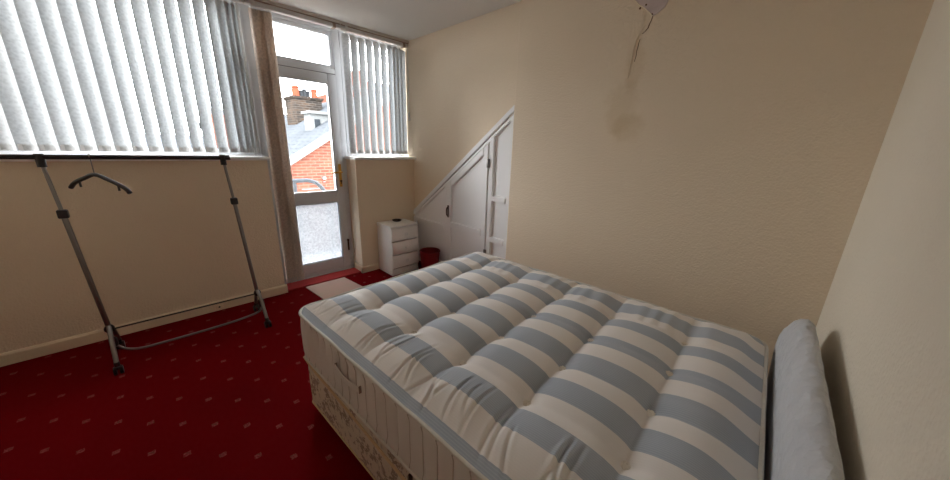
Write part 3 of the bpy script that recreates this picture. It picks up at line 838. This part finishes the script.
# ---------------------------------------------------------------- garment rail
gr = thing('garment_rail', (.08, 2.80, 0), 'empty wheeled garment rail with dark top bar before the window wall', 'clothes rail')
Y = 2.80
bm = bm_new(); tube(bm, [(-.52, Y, 1.247), (.395, Y, 1.242)], .0125, 14); link('top_bar', bm, M['blackplastic'], gr, smooth=True, label='dark hanging bar')
for x in (.412, -.535):
    bm = bm_new(); cyl(bm, (x-.017, Y, 1.243), (x+.012, Y, 1.243), .016, 16); link('end_cap', bm, M['blackplastic'], gr, smooth=True)
def upright(xt, xb_):
    bm = bm_new(); tube(bm, [(xt, Y, 1.235), (xt+(xb_-xt)*.34, Y, .93)], .0085, 12); link('upper_post', bm, M['chrome'], gr, smooth=True)
    bm = bm_new(); tube(bm, [(xt+(xb_-xt)*.32, Y, .95), (xb_, Y, .22)], .0120, 12); link('lower_post', bm, M['chrome'], gr, smooth=True)
    bm = bm_new(); xm = xt+(xb_-xt)*.33; box(bm, xm-.020, xm+.020, Y-.020, Y+.020, .922, .968, .006); link('collar', bm, M['blackplastic'], gr, smooth=True)
    bm = bm_new(); cyl(bm, (xt, Y, 1.195), (xt, Y, 1.262), .017, 14); link('corner_joint', bm, M['blackplastic'], gr, smooth=True)
    bm = bm_new(); sphere(bm, (xb_, Y, .225), .024, (1, 1, 1.1)); link('base_joint', bm, M['blackplastic'], gr, smooth='all')
    for s in (-1, 1):
        p = [(xb_, Y, .245), (xb_+.003, Y+s*.045, .222), (xb_+.004, Y+s*.095, .170), (xb_+.005, Y+s*.140, .110), (xb_+.005, Y+s*.165, .070)]
        bm = bm_new(); tube(bm, spline(p, 6), .0115, 12); ft = link('foot', bm, M['chrome'], gr, smooth='all')
        cxx, cyy = xb_+.005, Y+s*.172
        bm = bm_new(); cyl(bm, (cxx, Y+s*.166, .075), (cxx, Y+s*.168, .046), .013, 12); box(bm, cxx-.016, cxx+.016, cyy-.018, cyy+.014, .030, .050, .004)
        cyl(bm, (cxx-.020, cyy, .024), (cxx-.006, cyy, .024), .024, 18); cyl(bm, (cxx+.006, cyy, .024), (cxx+.020, cyy, .024), .024, 18)
        link('castor', bm, M['blackplastic'], gr, smooth=True)
upright(.385, .450); upright(-.375, -.325)
bm = bm_new(); tube(bm, [(.450, Y+.01, .215), (-.325, Y+.01, .215)], .0055, 8); link('cross_bar', bm, M['blackplastic'], gr, smooth=True)
lp = spline([(.462, Y-.045, .150), (.450, Y-.045, .105), (.405, Y-.045, .078), (.25, Y-.045, .062), (.08, Y-.045, .058), (-.10, Y-.045, .058), (-.21, Y-.045, .062), (-.275, Y-.045, .085), (-.315, Y-.045, .130)], 8)
bm = bm_new(); tube(bm, lp, .0075, 10); link('base_loop', bm, M['chrome'], gr, smooth='all')
for x, s in ((.462, 1), (-.318, -1)):
    bm = bm_new(); box(bm, x-.020, x+.016, Y-.060, Y-.022, .125, .180, .008, 3); link('loop_clip', bm, M['blackplastic'], gr, smooth=True)
# coat hanger hanging on the rail, its near arm reaching into view
cy_ = Vector((-.205, Y, 0)); tip = Vector((-.085, Y-.175, 1.078)); dirh = Vector((.12, -.175, 0)).normalized(); hl = .205
hg = thing('coat_hanger', (-.205, Y, 1.16), 'black plastic coat hanger hung at the left of the garment rail', 'hanger')
P = lambda s, z: tuple(Vector((-.205, Y, z)) + dirh*s)
bm = bm_new()
tube(bm, spline([P(-hl, 1.068), P(-hl*.8, 1.098), P(-hl*.4, 1.128), P(0, 1.150), P(hl*.4, 1.128), P(hl*.8, 1.098), P(hl*.98, 1.078), P(hl*1.06, 1.058)], 6), [.011]*42+[.010], 10)
link('arms', bm, M['blackplastic'], hg, smooth='all')
bm = bm_new(); tube(bm, [P(-hl*.62, 1.11), P(-hl*.62, 1.075)], .005, 8); link('strap_peg', bm, M['blackplastic'], hg, smooth=True); bm = bm_new(); tube(bm, [P(hl*.72, 1.10), P(hl*.72, 1.068)], .005, 8); link('strap_peg', bm, M['blackplastic'], hg, smooth=True)
bm = bm_new(); pts = [P(0, 1.15), P(0, 1.20)] + [tuple(Vector((-.205, Y, 1.2465)) + Vector((0, 1, 0))*(.0185*math.cos(a)) + Vector((0, 0, 1))*(.0185*math.sin(a))) for a in [-PI/2+.5+PI*1.35*k/12 for k in range(13)]]
tube(bm, pts, .0025, 8); link('hook', bm, M['chrome'], hg, smooth='all')
# cable socket on skirting
bm = bm_new(); box(bm, .215, .262, YW-.027, YW-.0155, .018, .050, .003); so_ = link('cable_socket', bm, M['skirting'], smooth=True, label='tiny cream cable socket fixed to the skirting behind the garment rail', cat='socket')
bm = bm_new(); cyl(bm, (.236, YW-.029, .034), (.236, YW-.026, .034), .007, 12); link('socket_hole', bm, M['blackplastic'], so_, smooth=True)

# ---------------------------------------------------------------- outside
B('balcony_floor', (-1.5, 2.4, YD+.075, 4.30, -.12, -.03), M['concrete'], kind='structure')
bm = bm_new(); box(bm, -40, 60, 4.4, 90, -3.2, -3.1); link('ground', bm, M['street'], kind='structure')
rl = thing('balcony_railing', (.3, 3.86, -.03), 'pale grey tubular balcony railing outside the glass door', 'railing')
bm = bm_new(); tube(bm, [(-1.4, 3.86, .950), (0, 3.86, .952)] + spline([(1.20, 3.86, .955), (1.27, 3.86, .950), (1.36, 3.86, .905), (1.43, 3.86, .80), (1.45, 3.86, .66), (1.452, 3.86, -.03)], 6), .022, 12)
link('top_rail', bm, M['grey_tube'], rl, smooth='all')
for x in (1.115, .30, -.55, -1.35):
    bm = bm_new(); tube(bm, [(x, 3.86, .94), (x, 3.86, -.03)], .019, 10); link('post', bm, M['grey_tube'], rl, smooth=True)
bm = bm_new(); tube(bm, [(-1.4, 3.86, .12), (1.452, 3.86, .12)], .014, 10); link('bottom_rail', bm, M['grey_tube'], rl, smooth=True)

def roof_quad(bm, a, b_, c, d_, th=.12):
    n = (Vector(b_)-Vector(a)).cross(Vector(d_)-Vector(a)).normalized()*th
    if n.z > 0: n = -n
    A = [bm.verts.new(p) for p in (a, b_, c, d_)]; C_ = [bm.verts.new(Vector(p)+n) for p in (a, b_, c, d_)]
    bm.faces.new(A); bm.faces.new(C_[::-1])
    for i in range(4): bm.faces.new((A[i], A[(i+1) % 4], C_[(i+1) % 4], C_[i]))
# brick gable house with slate roof, chimney and white dormer
h1 = thing('brick_house', (5, 11, -3.1), 'red brick gable house with slate roof, chimney stack and white dormer seen through the door', 'house')
gx0, gz0, k_ = 2.53, .93, .63
ridge = 5.6
gz = lambda x: gz0+(x-gx0)*k_ if x < ridge else gz0+(2*ridge-x-gx0)*k_
bm = bm_new(); prism(bm, [(gx0+.02, -3.1), (2*ridge-gx0, -3.1), (2*ridge-gx0, gz0-.1), (ridge, gz(ridge)-.1), (gx0+.02, gz0-.1)], 'y', 9, 15.5); link('wall', bm, M['brick'], h1)
bm = bm_new(); roof_quad(bm, (gx0-.15, 8.9, gz(gx0-.15)+.06), (ridge, 8.9, gz(ridge)+.06), (ridge, 15.5, gz(ridge)+.06), (gx0-.15, 15.5, gz(gx0-.15)+.06))
roof_quad(bm, (ridge, 8.9, gz(ridge)+.06), (2*ridge-gx0+.15, 8.9, gz(gx0-.15)+.06), (2*ridge-gx0+.15, 15.5, gz(gx0-.15)+.06), (ridge, 15.5, gz(ridge)+.06)); link('roof', bm, M['slate'], h1)
bm = bm_new(); roof_quad(bm, (gx0-.2, 8.84, gz(gx0-.2)+.07), (ridge, 8.84, gz(ridge)+.07), (ridge, 8.93, gz(ridge)+.07), (gx0-.2, 8.93, gz(gx0-.2)+.07), .16); link('verge', bm, M['render_white'], h1)
bm = bm_new(); tube(bm, [(gx0-.16, 8.8, gz0-.12), (gx0-.16, 15.5, gz0-.12)], .06, 8); tube(bm, [(gx0-.06, 8.93, gz0-.15), (gx0-.05, 8.93, -3.1)], .045, 8); link('gutter', bm, M['grey_tube'], h1, smooth=True)
bm = bm_new(); box(bm, 3.3, 3.36, 8.97, 9.0, .35, .37); box(bm, 2.75, 3.25, 8.97, 9.0, .18, .205); box(bm, 3.28, 3.37, 8.93, 9.0, .42, .50, .01); link('vent', bm, M['render_white'], h1)
for (wx0, wx1, wz0, wz1) in ((4.2, 5.0, -2.2, -1.0), (2.9, 3.7, -2.6, -1.5)):
    bm = bm_new(); box(bm, wx0, wx1, 8.96, 9.02, wz0, wz1, .01); wf = link('window', bm, M['render_white'], h1, smooth=True)
    bm = bm_new(); box(bm, wx0+.07, wx1-.07, 8.95, 8.965, wz0+.07, wz1-.07); link('pane', bm, M['lead'], wf)
# dormer box
bm = bm_new(); box(bm, 3.66, 4.75, 10.5, 11.0, .9, 2.16, .01); dm = link('dormer', bm, M['render_white'], h1, smooth=True)
bm = bm_new(); box(bm, 3.60, 4.82, 10.42, 11.05, 2.16, 2.24, .01); link('dormer_roof', bm, M['render_white'], dm, smooth=True)
bm = bm_new(); box(bm, 3.78, 3.93, 10.47, 10.505, 1.72, 2.02, .005); link('dormer_window', bm, M['lead'], dm, smooth=True)
# party roof rising behind, to the left
bm = bm_new(); roof_quad(bm, (3.0, 14, 1.05), (5.1, 14, 2.30), (5.9, 17.2, 2.30), (3.8, 17.2, 1.05)); roof_quad(bm, (2.0, 15.6, .6), (3.6, 15.6, 1.75), (4.1, 17.2, 1.75), (2.5, 17.2, .6)); link('rear_roof', bm, M['slate'], h1)
bm = bm_new(); tube(bm, [(3.0, 13.95, 1.13), (5.1, 13.95, 2.38)], .05, 6); tube(bm, [(2.0, 15.5, .68), (3.6, 15.5, 1.83)], .05, 6); link('roof_ridge', bm, M['lead'], h1, smooth=True)
# chimney stack
bm = bm_new(); box(bm, 4.06, 5.00, 13, 14.0, .5, 2.80, .01); chm = link('chimney', bm, M['brick_old'], h1, smooth=True)
bm = bm_new(); box(bm, 4.03, 5.03, 12.97, 14.03, 2.80, 2.85, .005); box(bm, 4.00, 5.06, 12.94, 14.06, 2.85, 2.90, .005); link('chimney_cap', bm, M['brick_old'], chm, smooth=True)
for i, (x, h_, r_, mt_) in enumerate(((4.24, .36, .12, 'terracotta'), (4.42, .24, .07, 'buff_pot'), (4.54, .29, .07, 'buff_pot'), (4.66, .22, .06, 'buff_pot'), (4.86, .32, .11, 'terracotta'), (4.33, .30, .10, 'terracotta'))):
    bm = bm_new(); yy = 13.3 if i < 5 else 13.7
    lathe(bm, [(r_*1.1, 0), (r_*.95, .05), (r_*.9, h_*.8), (r_*1.15, h_*.84), (r_*1.1, h_*.95), (r_*.85, h_), (r_*.7, h_*.98)], (x, yy, 2.90), 14); link('chimney_pot', bm, M[mt_], chm, smooth=True)
# aerial
bm = bm_new(); tube(bm, [(3.85, 13.9, 2.0), (3.85, 13.9, 3.25)], .015, 5); tube(bm, [(3.65, 13.9, 3.2), (4.0, 13.9, 3.2)], .01, 5)
for k in range(4): tube(bm, [(3.68+.09*k, 13.8, 3.2), (3.68+.09*k, 14.0, 3.2)], .008, 4)
link('aerial', bm, M['grey_tube'], h1)
# far house with its own small chimney
h3 = thing('far_house', (6, 22, -3.1), 'distant slate roofed house with a small brick chimney left of the main stack', 'house')
bm = bm_new(); box(bm, 3.0, 9, 22.2, 27, -3.1, 2.1, .02); link('wall', bm, M['brick_old'], h3)
bm = bm_new(); roof_quad(bm, (2.8, 22, 2.05), (9.2, 22, 2.05), (9.2, 24.6, 3.05), (2.8, 24.6, 3.05)); roof_quad(bm, (2.8, 27.2, 2.05), (9.2, 27.2, 2.05), (9.2, 24.6, 3.05), (2.8, 24.6, 3.05)); link('roof', bm, M['slate'], h3)
bm = bm_new(); box(bm, 6.05, 6.33, 22.3, 22.9, 1.8, 3.22, .01); c3 = link('chimney', bm, M['brick_old'], h3, smooth=True)
bm = bm_new(); lathe(bm, [(.09, 0), (.08, .25), (.09, .28), (.07, .30)], (6.19, 22.6, 3.22), 12); link('chimney_pot', bm, M['terracotta'], c3, smooth=True)
# brick terrace behind the right window
h2 = thing('brick_terrace', (6, 9, -3.1), 'tall red brick terrace glimpsed between the slats of the right blind', 'house')
bm = bm_new(); box(bm, 9.6, 18, 20, 26, -3.1, 4.55, .02); link('wall', bm, M['brick'], h2)
bm = bm_new(); roof_quad(bm, (9.4, 19.8, 4.5), (18.2, 19.8, 4.5), (18.2, 23, 5.6), (9.4, 23, 5.6)); link('roof', bm, M['slate'], h2)
bm = bm_new(); box(bm, 9.9, 10.6, 20.1, 20.9, 4.4, 5.6, .01); c2 = link('chimney', bm, M['brick'], h2, smooth=True)
for (wx0, wz0) in ((11.2, 2.6), (13.2, 2.6), (15.2, 2.6), (11.2, -.2), (13.2, -.2), (15.2, -.2)):
    bm = bm_new(); box(bm, wx0, wx0+.9, 19.95, 20.02, wz0, wz0+1.4, .01); wf = link('window', bm, M['render_white'], h2, smooth=True)
    bm = bm_new(); box(bm, wx0+.07, wx0+.83, 19.94, 19.955, wz0+.07, wz0+1.33); link('pane', bm, M['lead'], wf)
# chimney stack beyond the left window, only showing through the slats
h4 = thing('brick_outhouse', (2.1, 15, -3.1), 'low red brick building glimpsed between slats of the left blind', 'house')
bm = bm_new(); box(bm, 0.3, 2.75, 17.5, 21.5, -3.1, 1.0, .02); link('wall', bm, M['brick'], h4)
bm = bm_new(); roof_quad(bm, (0.1, 17.3, .95), (2.8, 17.3, .95), (2.8, 19.6, 1.5), (0.1, 19.6, 1.5)); link('roof', bm, M['slate'], h4)
bm = bm_new(); box(bm, 2.08, 2.74, 17.6, 18.3, .95, 2.35, .01); link('chimney', bm, M['brick'], h4, smooth=True)

# depsgraph-independent check that the file built everything
bpy.context.view_layer.update()
